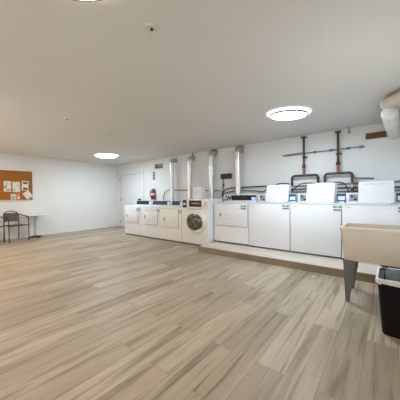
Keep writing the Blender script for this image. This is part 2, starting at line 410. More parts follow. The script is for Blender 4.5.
for i, (xa, ww) in enumerate([(4.66, 0.05), (4.74, 0.03), (4.79, 0.05), (4.86, 0.04), (4.92, 0.05), (4.99, 0.03), (5.04, 0.05)]):
    MB().box(xa-xc, xa+ww-xc, f-0.002, f+0.002, 0.868, 0.89).build('badge_mark', M['vent_metal'], t)
MB().box(-w/2+0.002, w/2-0.002, f-0.001, f+0.003, 0.83, 0.837).build('panel_seam', M['panel_grey'], t)
MB().box(-w/2+0.002, w/2-0.002, f-0.001, f+0.003, 0.285, 0.292).build('panel_seam', M['panel_grey'], t)
dc = (4.918-xc, f, 0.575)
dsx = 1.22
M['door_glass'] = mat('washer_door_glass', (0.10, 0.08, 0.055), 0.15, vary=0.75, vscale=9)
dr = MB().lathe([(0.0, 0.0), (0.262, 0.0), (0.266, -0.02), (0.258, -0.045), (0.232, -0.052), (0.222, -0.05), (0.218, -0.03), (0.0, -0.028)][::1], 48, dc, 'y', sx=dsx).build('door', M['bisque'], t)
MB().lathe([(0.224, -0.046), (0.222, -0.058), (0.206, -0.062), (0.196, -0.052), (0.196, -0.034), (0.222, -0.034)], 48, dc, 'y', sx=dsx).build('door_ring', M['steel_dark'], dr)
MB().lathe([(0.0, -0.075), (0.08, -0.072), (0.15, -0.062), (0.197, -0.048), (0.197, -0.034), (0.0, -0.034)], 40, dc, 'y', sx=dsx).build('door_glass', M['door_glass'], dr)
MB().box(5.172-xc, 5.20-xc, f-0.06, f-0.03, 0.53, 0.62, 0.006).build('door_handle', M['panel_grey'], dr)
# carton standing on the front loader
cb = thing('carton', 'small white cardboard box standing on top of the round-door washer', 'box', (4.70, -0.62, 1.128))
MB().box(-0.145, 0.145, -0.08, 0.08, 0, 0.30, 0.004).build('box_body', M['carton'], cb)
lp = MB(); lp.box(-0.145, 0.145, -0.081, -0.078, 0.235, 0.238); lp.box(-0.002, 0.002, -0.08, 0.08, 0.299, 0.302)
lp.build('box_flap_seam', M['ink_pale'], cb)
pb = MB()
for i in range(3): pb.box(-0.09, -0.02+0.03*i, -0.0815, -0.079, 0.10+0.035*i, 0.112+0.035*i)
pb.build('box_print', M['ink_pale'], cb)

# ---- right hand dryer (on the platform)
m1 = dryer('clothes_dryer', 'white dryer with a wide dark control strip, at the left end of the platform', None, 5.336, 6.226, -0.864, 0.62, HP, 0.928,
      (5.405, 6.205, 0.522, 1.02), 'appliance', 'glass_dark', 5.53, -0.45,
      [(5.575, 6.215, 1.084, 1.205, 'glass_dark', 'control_glass'), (6.10, 6.205, 1.088, 1.16, 'screen_blue', 'display')], 1.222, 1.05, (0.725, 0.80), slope=False)
sticker(m1, 6.125-5.781, -0.325, 0.945-HP, 0.14, 0.095)
kp = MB()
kp.box(5.44-5.781, 5.475-5.781, -0.313, -0.309, 0.97-HP, 0.985-HP)
kp.build('badge', M['ink_pale'], m1)
text_mesh('logo', '2M', 0.165, M['ink'], m1, (5.452-5.781, 0.1-0.006-0.0, 1.135-HP), shear=0.4)
m1.children[-1].location.y = (-0.45-(-0.864+0.31))-0.004

# ---- top loading washers with open lids
def washer(x0, x1, label, ls=0.0):
    w = x1-x0; xc = (x0+x1)/2; yf = -0.864; dp = 0.62; h = 0.928
    t = thing('top_load_washer', label, 'washing machine', (xc, yf+dp/2, HP), 0, 'top-loading washers with raised lids on the platform')
    f = -dp/2; bk = dp/2
    cab = MB()
    cab.box(-w/2, w/2, f, f+0.02, 0.03, h-0.012, 0.006); cab.box(-w/2, w/2, bk-0.02, bk, 0.03, h-0.012)
    cab.box(-w/2, -w/2+0.02, f+0.01, bk-0.01, 0.03, h-0.012); cab.box(w/2-0.02, w/2, f+0.01, bk-0.01, 0.03, h-0.012)
    cab.build('cabinet', M['appliance'], t)
    MB().box(-w/2+0.02, w/2-0.02, f+0.03, bk-0.02, 0.0, 0.04).build('toe_kick', M['gap'], t)
    dk = MB()
    hx0, hx1, hy0, hy1 = -0.19, 0.24, f+0.05, f+0.25
    dk.box(-w/2, w/2, f-0.002, hy0, h-0.012, h, 0.004); dk.box(-w/2, w/2, hy1, bk, h-0.012, h, 0.004)
    dk.box(-w/2, hx0, hy0, hy1, h-0.012, h); dk.box(hx1, w/2, hy0, hy1, h-0.012, h)
    dk.build('top_deck', M['appliance'], t)
    MB().box(-w/2+0.004, w/2-0.004, f-0.0015, f+0.002, h-0.022, h-0.015).build('deck_seam', M['panel_grey'], t)
    MB().lathe([(0.0, 0.3), (0.24, 0.3), (0.25, 0.33), (0.25, h-0.015), (0.23, h-0.015), (0.23, 0.36), (0.06, 0.35), (0.05, 0.7), (0.0, 0.72)], 32, (0.02, f+0.285, 0)).build('tub', M['steel'], t)
    cy = f+0.43
    c = MB().box(-w/2+0.01, w/2-0.01, cy, bk-0.01, h-0.004, 1.222-HP, 0.006).build('console', M['appliance'], t)
    q = lambda v: x0+v-xc
    cx = MB().box(q(0.055), q(0.185), cy-0.006, cy+0.004, 1.078-HP, 1.205-HP, 0.004).build('coin_box', M['grey_box'], c)
    MB().box(q(0.075), q(0.11), cy-0.009, cy-0.003, 1.14-HP, 1.185-HP).build('coin_slot', M['charcoal'], cx)
    MB().box(q(0.12), q(0.17), cy-0.009, cy-0.003, 1.095-HP, 1.12-HP).build('coin_return', M['charcoal'], cx)
    sc = MB().box(q(0.70), q(0.842), cy-0.004, cy+0.004, 1.073-HP, 1.212-HP, 0.003).build('display_panel', M['navy'], c)
    MB().box(q(0.715), q(0.828), cy-0.006, cy-0.002, 1.095-HP, 1.165-HP).build('display', M['screen_pale'], sc)
    # open lid: rounded panel leaning back against the console
    lid = MB().prism(rounded(0.475, 0.376, 0.012, cx=q(0.455)+ls, cy=0.188), 'y', -0.014, 0.014, 0.005).build('lid', M['lid'], t)
    lid.location = (0, cy-0.145, h+0.006); lid.rotation_euler = (math.radians(-17), 0, 0)
    MB().box(q(0.30)+ls, q(0.60)+ls, -0.017, -0.012, 0.318, 0.329).build('lid_label', M['panel_grey'], lid)
    MB().tube([(q(0.24)+ls, 0.0, 0.0), (q(0.65)+ls, 0.0, 0.0)], 0.012).build('hinge', M['panel_grey'], lid)
    sticker(t, q(0.775), f-0.003, 0.967-HP, 0.14, 0.09)
    kk = MB(); kk.box(q(0.05), q(0.13), f-0.002, f+0.001, 0.978-HP, 0.992-HP)
    kk.build('badge', M['ink_pale'], t)
    return t
washer(6.236, 7.086, 'white top-loading washer right beside the dryer with the dark control strip, lid raised', 0.03)
washer(7.096, 7.924, 'white top-loading washer in the middle of the three, lid raised under the right vertical pipe', -0.012)
washer(7.934, 8.784, 'white top-loading washer half hidden behind the beige sink, lid raised', -0.02)

# ------------------------------------------------------------------ galvanised ducts
def duct(label, x, y, r, ztop, lean=0.0, joint=None, stand=0.96):
    t = thing('exhaust_duct', label, 'duct', (x, y, 0), 0, 'galvanised dryer ducts on the back wall')
    zt = ztop-r*1.35
    p = [(lean, 0, stand), (lean*0.5, 0, 1.4), (0, 0, zt-0.1)]
    MB().tube([(lean, 0, stand), (0, 0, zt)], r, 20).build('straight_pipe', M['steel'], t)
    e = MB(); R = r*1.25
    pts = [(0, 0, zt-0.03)]+[(0, R-R*math.cos(a), zt+R*math.sin(a)) for a in [i*PI/2/5 for i in range(6)]]
    L = -y
    pts.append((0, L-0.001, zt+R))
    e.tube(pts, r*1.06, 20); e.build('elbow', M['steel_dark'], t)
    for z in (zt-0.02, (zt+stand)/2+0.12):
        b = MB()
        lz = lean*(zt-z)/(zt-stand)
        b.lathe([(r*1.02, z-0.02), (r*1.09, z-0.012), (r*1.09, z+0.012), (r*1.02, z+0.02)], 20, (lz, 0, 0))
        b.build('joint_band', M['steel'], t)
    MB().lathe([(r*1.06, L-0.012), (r*1.5, L-0.010), (r*1.5, L-0.001), (r*1.06, L-0.001)], 20, (0, 0, zt+R), 'y').build('wall_collar', M['steel_dark'], t)
    return t
duct('shiny vertical duct farthest left, nearest the fire extinguisher', 3.235, -0.16, 0.066, 2.33, -0.015)
duct('shiny vertical duct with a bent top just left of the white carton', 3.985, -0.16, 0.066, 2.33, -0.02)
duct('shiny vertical duct rising right behind the right edge of the round-door washer', 4.765, -0.16, 0.072, 2.39)
duct('shiny vertical duct just right of the small black wall box', 5.58, -0.15, 0.072, 2.39, 0.02)

# ------------------------------------------------------------------ things on the back wall
v = thing('wall_vent', 'small dark louvred vent high on the back wall beside the door', 'vent', (2.457, 0, 2.145))
MB().box(-0.2, 0.2, -0.006, -0.001, 0, 0.15).build('backing', M['vent_dark'], v)
fr = MB(); ring_rect(fr, -0.2, 0.2, 0, 0.15, -0.016, -0.001, 0.012); fr.build('frame', M['vent_metal'], v)
MB().box(-0.03, 0.188, -0.018, -0.004, 0.045, 0.138, 0.003).build('cover', M['vent_metal'], v)
sl = MB()
for i in range(5): sl.box(-0.188, -0.03, -0.013, -0.004, 0.02+i*0.026, 0.028+i*0.026)
sl.build('louvres', M['vent_metal'], v)

s = thing('wall_sign', 'narrow dark red upright sign above the fire extinguisher', 'sign', (2.195, 0, 1.775))
MB().box(-0.05, 0.05, -0.008, -0.001, 0, 0.27, 0.002).build('sign_plate', M['maroon'], s)
pp = MB()
for z in (0.05, 0.11, 0.17, 0.22): pp.box(-0.03, 0.03, -0.01, -0.007, z, z+0.022)
pp.build('sign_print', M['ink_pale'], s)

e = thing('fire_extinguisher', 'red fire extinguisher hanging on the back wall right of the door', 'fire extinguisher', (2.225, -0.09, 1.09))
MB().lathe([(0.0, 0.0), (0.064, 0.0), (0.072, 0.012), (0.072, 0.24), (0.064, 0.275), (0.036, 0.30), (0.028, 0.305), (0.028, 0.32), (0, 0.32)], 24).build('cylinder', M['red'], e)
hd = MB(); hd.box(-0.03, 0.03, -0.025, 0.025, 0.315, 0.345, 0.004); hd.prism([(-0.02, 0.345), (-0.02, 0.36), (0.09, 0.385), (0.09, 0.372)], 'y', -0.012, 0.012)
hd.build('valve_handle', M['charcoal'], e)
MB().tube([(-0.03, -0.02, 0.33), (-0.085, -0.03, 0.30), (-0.105, -0.03, 0.2), (-0.1, -0.03, 0.09)], 0.011, 10, smooth_steps=5).build('hose', M['black'], e)
MB().lathe([(0.0715, 0.15), (0.0738, 0.151), (0.0738, 0.215), (0.0715, 0.216)], 24).build('label_band', M['paper_white'], e)
MB().box(-0.03, 0.03, 0.06, 0.0897, 0.12, 0.36).build('wall_bracket', M['vent_metal'], e)

bb = thing('junction_box', 'small black box on the back wall left of the fourth duct', 'box', (5.16, 0, 1.645))
MB().box(-0.155, 0.155, -0.065, -0.001, 0, 0.135, 0.006).build('box_body', M['black'], bb)
MB().box(-0.145, 0.145, -0.07, -0.064, 0.012, 0.123, 0.003).build('box_cover', M['charcoal'], bb)
fl = thing('flexible_connector', 'short dark flexible tube with brass end hanging under the black wall box', 'pipe', (5.04, -0.0224, 1.17))
MB().tube([(0, 0, 0), (0.0, 0, 0.1), (0.005, 0, 0.15)], 0.022, 12).build('lower_valve', M['rubber'], fl)
MB().tube([(0.005, 0, 0.15), (0.02, 0, 0.29)], 0.012, 10).build('tube', M['copper'], fl)
MB().tube([(0.02, 0, 0.28), (0.025, 0, 0.34)], 0.022, 12).build('coupling', M['rubber'], fl)
MB().tube([(0.025, 0, 0.34), (0.02, 0, 0.475)], 0.012, 10).build('upper_tube', M['hose_grey'], fl)

def cable(name, label, pts, r, m, steps=6, cat='cable', group=None):
    o = MB().tube(pts, r, 8, smooth_steps=steps).build(name, M[m])
    return tag(o, label, cat, group)
Y = -0.045
cable('cable', 'dark cable arching up behind the first duct and running along the wall', [(2.70, Y, 1.06), (2.72, Y, 1.22), (2.82, Y, 1.36), (2.95, Y, 1.405), (3.3, Y, 1.392), (3.9, Y, 1.375), (4.5, Y, 1.35), (4.98, Y, 1.335)], 0.012, 'hose_grey')
cable('cable', 'black cable curving from the black wall box valve past the fourth duct', [(5.095, Y, 1.31), (5.16, Y, 1.36), (5.3, Y, 1.395), (5.5, Y, 1.405), (5.7, Y, 1.405), (6.0, Y, 1.41), (6.5, Y, 1.415), (6.75, Y, 1.42)], 0.014, 'rubber')
cable('cable', 'lower sagging grey cable behind the dark control strip', [(5.095, Y, 1.255), (5.3, Y, 1.30), (5.55, Y, 1.328), (5.8, Y, 1.32), (6.05, Y, 1.30), (6.19, Y, 1.28), (6.30, Y, 1.335), (6.45, Y, 1.36)], 0.013, 'hose_grey')

# hoses between the raised lids
def hose_stack(x, label, zs, length, rs):
    for i, z in enumerate(zs):
        yy = -rs[i]-0.0004
        o = MB().tube([(x-length/2, yy, z), (x, yy, z+0.004), (x+length/2, yy, z)], rs[i], 12).build('supply_pipe', M['hose_grey' if i == 0 else 'conduit'])
        tag(o, label % ['uppermost', 'middle', 'lowest'][i], 'pipe', 'supply pipes behind the washers')
hose_stack(7.08, '%s short grey pipe behind the gap between the first and second raised lids', (1.387, 1.32, 1.262), 0.36, (0.014, 0.016, 0.012))
hose_stack(7.92, '%s short grey pipe behind the gap between the second and third raised lids', (1.40, 1.325, 1.255), 0.36, (0.016, 0.018, 0.015))
hose_stack(8.76, '%s short grey pipe at the right end behind the third raised lid', (1.41, 1.315, 1.255), 0.36, (0.016, 0.018, 0.012))
cable('cable', 'thin dark hose bending over behind the lid under the left vertical pipe', [(6.94, -0.28, 1.238), (6.96, -0.21, 1.30), (7.0, -0.16, 1.36), (7.09, -0.15, 1.425), (7.25, -0.15, 1.44), (7.38, -0.15, 1.43)], 0.011, 'rubber')
cable('cable', 'thin dark hose running behind the lid under the right vertical pipe', [(7.55, -0.15, 1.42), (7.72, -0.15, 1.435), (7.85, -0.16, 1.42), (7.93, -0.2, 1.33), (7.96, -0.28, 1.24)], 0.012, 'rubber')
cable('cable', 'short dark hose behind the raised lid next to the black wall box cables', [(6.40, -0.28, 1.238), (6.43, -0.2, 1.32), (6.48, -0.15, 1.39), (6.65, -0.15, 1.455), (6.85, -0.15, 1.44)], 0.012, 'rubber')

# vertical water pipes with bridge piece
def water_pipe(label, x, xl, xr, zb, zt, zl, zr, valve):
    t = thing('water_pipe', label, 'pipe', (x, -0.1, 0), 0, 'brown vertical water pipes on the back wall')
    MB().tube([(0, 0, zb+0.16), (0, 0, zt)], 0.022, 14).build('riser', M['pipe_brown'], t)
    MB().lathe([(0.024, zb+0.15), (0.036, zb+0.165), (0.036, zb+0.215), (0.024, zb+0.235)], 14).build('union', M['pipe_brown'], t)
    MB().tube([(0, 0, zb+0.02), (0, 0, zb+0.19)], 0.026, 14).build('copper_fitting', M['copper'], t)
    a, b = xl-x, xr-x; k = 0.055
    def corner(cx, cz, sx):
        return [(cx+sx*(k-k*math.sin(q)), 0, cz-k+k*math.cos(q)) for q in [i*PI/2/4 for i in range(5)]]
    left = [(a, 0, zl)]+[(a+k-k*math.cos(q), 0, zb-k+k*math.sin(q)) for q in [i*PI/2/4 for i in range(5)]]
    right = [(b-k+k*math.sin(q), 0, zb-k+k*math.cos(q)) for q in [i*PI/2/4 for i in range(5)]]+[(b, 0, zr)]
    MB().tube(left+right, 0.024, 14).build('bridge_pipe', M['pipe_brown'], t)
    cl = MB(); cl.box(-0.045, 0.045, 0.02, 0.099, zt-0.42, zt-0.395); cl.build('wall_clamp', M['pipe_brown'], t)
    for cx, cz in ((a, zb-0.07), (b, zb-0.07)):
        MB().lathe([(0.025, cz-0.02), (0.031, cz-0.015), (0.031, cz+0.015), (0.025, cz+0.02)], 14, (cx, 0, 0)).build('collar', M['pipe_brown'], t)
    vx = a if valve == 'left' else b
    vb = MB().lathe([(0, -0.055), (0.02, -0.055), (0.03, -0.03), (0.03, 0.0), (0, 0.0)], 12, (vx, 0, 1.36), 'y').build('valve', M['vent_metal'], t)
    hw = MB(); hw.box(vx-0.04, vx+0.04, -0.066, -0.054, 1.351, 1.369, 0.003); hw.box(vx-0.009, vx+0.009, -0.066, -0.054, 1.32, 1.40, 0.003)
    hw.build('valve_handle', M['panel_grey'], vb)
    MB().lathe([(0.026, zt-0.004), (0.055, zt-0.002), (0.055, zt+0.018), (0.026, zt+0.02)], 18).build('top_collar', M['pipe_brown'], t)
    return t
water_pipe('dark brown vertical pipe left of the two, above the second raised lid', 7.137, 6.895, 7.41, 1.605, 2.40, 1.26, 1.44, 'left')
water_pipe('dark brown vertical pipe right of the two, its bridge joined to a grey side pipe', 7.766, 7.535, 8.00, 1.61, 2.40, 1.44, 1.27, 'right')
cable('side_pipe', 'short thin grey pipe running right from the right-hand bridge pipe', [(8.03, -0.1, 1.497), (8.33, -0.1, 1.478)], 0.017, 'conduit', 0, 'pipe')
# conduit
t = thing('conduit', 'long thin grey conduit crossing the wall behind both vertical pipes', 'conduit', (7.43, 0, 2.08))
MB().tube([(-0.33, -0.03, 0.005), (0.0, -0.03, 0.004), (0.76, -0.03, 0.006)], 0.010, 10).build('long_tube', M['conduit'], t)
MB().tube([(-0.33, -0.03, 0.022), (-0.73, -0.03, 0.012), (-0.76, -0.03, 0.0), (-0.73, -0.03, -0.012), (-0.33, -0.03, -0.006)], 0.008, 8).build('loop', M['conduit'], t)
for x in (-0.1, 0.2, 0.5, 0.7):
    MB().box(x-0.03, x+0.03, -0.048, 0.0, -0.014, 0.024, 0.004).build('strap', M['conduit'], t)

# timber board and jacketed pipe in the far right top corner
tb = thing('timber_board', 'dark brown timber board set high in the wall by the white pipe', 'board', (8.40, 0, 2.205))
MB().box(-0.20, 0.105, -0.03, -0.001, 0, 0.112, 0.004).build('plank', M['board'], tb)
MB().box(-0.21, 0.105, -0.022, -0.001, -0.02, 0.0, 0.002).build('ledge', M['trim'], tb)
jp = thing('insulated_pipe', 'fat white jacketed pipe under the ceiling at the right edge', 'pipe', (8.6, -1.4, 0))
MB().tube([(-0.055, 0.0, 2.245), (-0.035, 0.5, 2.242), (0.0, 1.398, 2.235)], [0.09, 0.09, 0.082], 24).build('white_jacket', M['jacket'], jp)
MB().lathe([(0.0, -0.05), (0.05, -0.044), (0.08, -0.026), (0.092, 0.0), (0.092, 0.05), (0.0, 0.05)], 24, (-0.055, 0.0, 2.245), 'y').build('elbow_jacket', M['jacket'], jp)
MB().tube([(-0.085, -0.01, 2.375), (0.38, -0.58, 2.375)], 0.072, 24).build('tan_wrap', M['jacket_tan'], jp)
MB().lathe([(0.0, -0.03), (0.045, -0.026), (0.073, -0.008), (0.074, 0.012), (0.0, 0.012)], 24).build('white_end_cap', M['jacket'], jp, loc=(-0.088, -0.006, 2.375), rot=(PI/2, 0, math.radians(39.2+180)))
MB().tube([(-0.033, 0.55, 2.2418), (-0.031, 0.60, 2.2416)], 0.0935, 24).build('tape_band', M['paper_white'], jp)

# ------------------------------------------------------------------ ceiling fittings
VA = math.radians(39)     # fittings read slightly oval, long side across the view
def ceiling_light(label, x, y, m, a=0.325, b=0.245, rz=VA):
    t = thing('ceiling_light', label, 'ceiling light', (x, y, CEIL), rz, 'round ceiling lights')
    # back plate, then a lit ring that washes the ceiling, a pale rim and the glowing disc
    MB().lathe([(0.0, 0.0), (0.9, 0.0), (0.9, -0.012), (0.0, -0.012)], 48, (0, 0, 0), 'z', a, b).build('back_plate', M['lamp_rim'], t)
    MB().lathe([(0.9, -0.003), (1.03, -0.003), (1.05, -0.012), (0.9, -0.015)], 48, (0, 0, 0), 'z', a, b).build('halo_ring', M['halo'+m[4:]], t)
    MB().lathe([(0.85, -0.016), (0.94, -0.02), (0.95, -0.034), (0.92, -0.05), (0.87, -0.052), (0.84, -0.016)], 48, (0, 0, 0), 'z', a, b).build('rim', M['lamp_rim'], t)
    MB().lathe([(0.0, -0.056), (0.45, -0.055), (0.75, -0.052), (0.855, -0.045), (0.855, -0.03), (0.0, -0.03)], 48, (0, 0, 0), 'z', a, b).build('diffuser', M[m], t)
    return t
ceiling_light('bright round ceiling light on the right, above the top-loading washers', 7.325, -1.63, 'diff_cool', 0.305, 0.23)
ceiling_light('round ceiling light far left, above the corner with the door', 1.80, -1.52, 'diff_cool')
ceiling_light('warm round ceiling light overhead at the top edge of the picture', 7.220, -4.794, 'diff_warm')

def sprinkler(label, x, y, r):
    t = thing('sprinkler_head', label, 'sprinkler', (x, y, CEIL), VA, 'ceiling sprinkler heads')
    MB().lathe([(0.0, 0.0), (r, 0.0), (r, -0.006), (r*0.93, -0.014), (r*0.72, -0.012), (r*0.60, -0.003), (0.0, -0.003)], 28).build('escutcheon', M['tan_ivory'], t)
    MB().lathe([(0.0, -0.003), (0.012, -0.003), (0.012, -0.010), (0.006, -0.013), (0.0, -0.013)], 12).build('nozzle', M['vent_metal'], t)
    MB().lathe([(0.0, -0.018), (0.011, -0.018), (0.013, -0.0155), (0.011, -0.013), (0.0, -0.013)], 14).build('deflector', M['charcoal'], t)
    return t
sprinkler('round ivory sprinkler plate nearest the top edge of the picture', 7.145, -4.177, 0.058)
sprinkler('small sprinkler head on the ceiling at the left, above the cork board side', 4.49, -3.72, 0.055)
sprinkler('tiny sprinkler head on the ceiling near the far left ceiling light', 4.175, -2.79, 0.03)
def hanger(label, x, y, l):
    t = thing('pipe_hanger', label, 'hook', (x, y, CEIL-l))
    MB().tube([(0, 0, 0.02), (0, 0, l)], 0.01, 8).build('rod', M['conduit'], t)
    MB().box(-0.02, 0.02, -0.02, 0.02, 0, 0.03, 0.004).build('clip', M['conduit'], t)
hanger('tiny dark hanger under the ceiling above the second duct', 4.05, -0.1, 0.07)
hanger('tiny dark hanger under the ceiling right of the right vertical pipe', 7.95, -0.1, 0.12)

# ------------------------------------------------------------------ floor register
fv = thing('floor_register', 'small grey metal register lying in the floor before the platform', 'vent', (7.68, -1.548, 0))
fr = MB(); fr.box(-0.08, 0.08, -0.03, 0.03, 0.0, 0.004, 0.001); fr.build('frame', M['vent_metal'], fv)
sl = MB()
for i in range(6): sl.box(-0.065+i*0.023, -0.053+i*0.023, -0.02, 0.02, 0.003, 0.0052)
sl.build('slots', M['gap'], fv)

# ------------------------------------------------------------------ utility sink
S = thing('utility_sink', 'beige plastic laundry tub on grey steel legs at the right edge', 'sink', (8.49, -2.05, 0))
x0, x1, y0, y1 = -0.385, 0.37, -0.25, 0.25
zt, zb = 0.832, 0.455
def rect(x0, x1, y0, y1, z, r):
    return [Vector((p[0], p[1], z)) for p in rounded(x1-x0, y1-y0, r, 5, (x0+x1)/2, (y0+y1)/2)]
tub = MB()
tub.loft([rect(x0+0.035, x1-0.035, y0+0.03, y1-0.03, zb, 0.04),
          rect(x0+0.004, x1-0.004, y0+0.004, y1-0.004, zt-0.035, 0.03),
          rect(x0, x1, y0, y1, zt-0.033, 0.03), rect(x0, x1, y0, y1, zt-0.004, 0.03), rect(x0+0.006, x1-0.006, y0+0.006, y1-0.006, zt, 0.028),
          rect(x0+0.03, x1-0.03, y0+0.03, y1-0.03, zt, 0.03), rect(x0+0.07, x1-0.07, y0+0.065, y1-0.065, zb+0.03, 0.04)])
tub.build('tub', M['tub'], S)
for sx in (0, 1):
    for sy in (0, 1):
        X = x0+0.03 if sx == 0 else x1-0.03
        Yc = y0+0.008 if sy == 0 else y1-0.03
        s_ = 1 if sx == 0 else -1; q = 1 if sy == 0 else -1
        # pressed steel leg: two tapering flanges meeting at the corner
        lg = MB()
        lg.prism([(X+s_*0.005, zb+0.01), (X+s_*0.125, zb+0.01), (X+s_*0.066, 0.0), (X+s_*0.028, 0.0)], 'y', Yc-0.003, Yc+0.003)
        lg.prism([(Yc, zb+0.01), (Yc+q*0.05, zb+0.01), (Yc+q*0.02, 0.0), (Yc, 0.0)], 'x', X+s_*0.03-0.002, X+s_*0.03+0.002)
        lg.build('leg', M['leg_steel'], S)
MB().tube([(0.02, 0, zb+0.01), (0.02, 0, 0.30), (0.04, 0.02, 0.25), (0.10, 0.05, 0.24), (0.16, 0.1, 0.26), (0.2, 0.25, 0.26)], 0.025, 12, smooth_steps=3).build('drain_pipe', M['rubber'], S)
MB().box(-0.02, 0.26, -0.16, 0.0, zb-0.03, zb+0.005, 0.006).build('drain_plate', M['vent_dark'], S)

# ------------------------------------------------------------------ bin
B = thing('waste_bin', 'black plastic waste bin lined with a grey bag beside the sink', 'bin', (8.632, -2.68, 0))
def brect(s, z, g=0.0): return rect(-0.17*s-g, 0.17*s+g, -0.205*s-g, 0.205*s+g, z, 0.045)
MB().loft([brect(0.76, 0.0), brect(0.79, 0.012), brect(0.97, 0.44), brect(1.0, 0.478), brect(0.93, 0.478), brect(0.9, 0.42), brect(0.72, 0.02)]).build('bin_body', M['bin'], B)
def wavy(s, z, g, amp, seed):
    random.seed(seed); out = []
    for p in brect(s, z, g): out.append(p+Vector((random.uniform(-.4, .4)*amp, random.uniform(-.4, .4)*amp, random.uniform(-1, 1)*amp)))
    return out
MB().loft([wavy(1.0, 0.443, 0.010, 0.010, 1), wavy(1.0, 0.462, 0.012, 0.004, 2), wavy(1.0, 0.482, 0.008, 0.003, 3), wavy(0.95, 0.486, 0, 0.003, 4)], False, False).build('bag_rim', M['bag_rim'], B)
MB().loft([wavy(0.95, 0.486, 0, 0.002, 4), wavy(0.91, 0.46, 0, 0.01, 6), wavy(0.86, 0.36, 0, 0.018, 7), wavy(0.6, 0.30, 0, 0.02, 8), wavy(0.25, 0.29, 0, 0.01, 9)], False, True).build('bag_lining', M['bag'], B)
ti = MB(); ti.tube([(0.02, -0.222, 0.462), (0.05, -0.235, 0.452), (0.1, -0.225, 0.445), (0.15, -0.222, 0.452)], 0.009, 8, smooth_steps=4)
ti.build('bag_knot', M['bag_rim'], B)

# ------------------------------------------------------------------ cork board and its papers
cb = thing('cork_board', 'wide orange-brown cork notice board on the left wall', 'notice board', (0, -3.63, 1.14))
MB().box(0.0003, 0.018, -0.66, 0.66, 0.0, 0.845, 0.002).build('cork_panel', M['cork'], cb)
MB().box(0.0003, 0.03, -0.66, 0.66, -0.035, 0.0, 0.003).build('ledge', M['ledge'], cb)
fr = MB(); fr.box(0.001, 0.021, -0.66, 0.66, 0.838, 0.85); fr.box(0.001, 0.021, 0.652, 0.664, 0, 0.85)
fr.build('edge_strip', M['board'], cb)
def sheet(label, y, z, w, h, m, rot=0.0, name='paper_sheet', extra=None, depth=0.0):
    """flat sheet on the board: centre (y,z), facing +x"""
    t = thing(name, label, 'paper', (0.0195+depth, y, z), PI/2)
    t.rotation_euler = (0, rot, PI/2)
    MB().box(-w/2, w/2, -0.0012, 0.0, -h/2, h/2).build('page', m, t)
    MB().lathe([(0, -0.01), (0.007, -0.008), (0.007, -0.003), (0.003, -0.001), (0, -0.001)], 10, (0, 0, h/2-0.02), 'y').build('push_pin', M['ink_pale'], t)
    for (xa, xb, za, zb, mm, nm) in (extra or []):
        MB().box(xa, xb, -0.0022, -0.001, za, zb).build(nm, M[mm], t)
    return t
pm1 = paper_mat('sheet_grey_print', (0.74, 0.72, 0.68), (0.25, 0.25, 0.25), 14, 16, 0.56, 1.3)
pm2 = paper_mat('sheet_fine_print', (0.76, 0.73, 0.68), (0.45, 0.43, 0.40), 12, 60, 0.55, 4.1)
pm3 = paper_mat('sheet_plain', (0.76, 0.74, 0.70), (0.5, 0.5, 0.5), 10, 60, 0.62, 7.7)
pm4 = paper_mat('sheet_small', (0.72, 0.70, 0.66), (0.35, 0.36, 0.33), 30, 30, 0.58, 2.2)
pm5 = paper_mat('sheet_tilted', (0.76, 0.73, 0.70), (0.55, 0.5, 0.48), 10, 50, 0.58, 9.4)
sheet('white sheet with grey drawings pinned leftmost in the upper row of the cork board', -3.565, 1.535, 0.17, 0.30, pm1, 0.02,
      extra=[(-0.045, 0.01, 0.05, 0.11, 'ink_pale', 'drawing'), (-0.03, 0.05, -0.12, -0.08, 'vent_metal', 'drawing')])
sheet('plain white sheet of fine lines in the middle of the upper row', -3.36, 1.52, 0.175, 0.30, pm2, -0.02)
sheet('white sheet with two black pictures at the right of the upper row', -3.145, 1.56, 0.165, 0.285, pm3, 0.05,
      extra=[(-0.055, 0.055, 0.05, 0.115, 'ink', 'picture'), (-0.05, 0.06, -0.125, -0.055, 'ink', 'picture')])
sheet('small white card with a green picture in the lower row of the cork board', -3.435, 1.235, 0.12, 0.155, pm4, 0.0, 'picture_card',
      extra=[(-0.045, 0.03, -0.055, 0.0, 'green', 'picture'), (-0.05, -0.0, 0.01, 0.05, 'ink_pale', 'picture')])
sheet('narrow pink and white card beside the green picture card', -3.325, 1.245, 0.085, 0.17, M['pink'], 0.05, 'leaflet',
      extra=[(0.0, 0.04, -0.08, 0.0, 'paper_white', 'print_panel')])
sheet('white sheet hanging tilted at the lower right corner of the cork board', -3.085, 1.287, 0.18, 0.215, pm5, -0.6, depth=0.006)

# ------------------------------------------------------------------ cafe table
T = thing('pedestal_table', 'small white-topped pedestal table against the left wall', 'table', (0.26, -2.985, 0))
MB().prism(rounded(0.46, 0.48, 0.05), 'z', 0.665, 0.70, 0.006).build('tabletop', M['tabletop'], T)
MB().tube([(0, 0, 0.03), (0, 0, 0.66)], 0.036, 16).build('column', M['table_leg'], T)
MB().lathe([(0.0, 0.65), (0.1, 0.65), (0.1, 0.664), (0.0, 0.664)], 16).build('top_plate', M['table_leg'], T)
for a in range(4):
    q = a*PI/2+0.3
    ft = MB(); ft.tube([(0, 0, 0.045), (0.11*math.cos(q), 0.11*math.sin(q), 0.035), (0.22*math.cos(q), 0.22*math.sin(q), 0.014)], [0.03, 0.022, 0.014], 10)
    ft.build('foot', M['table_foot'], T)

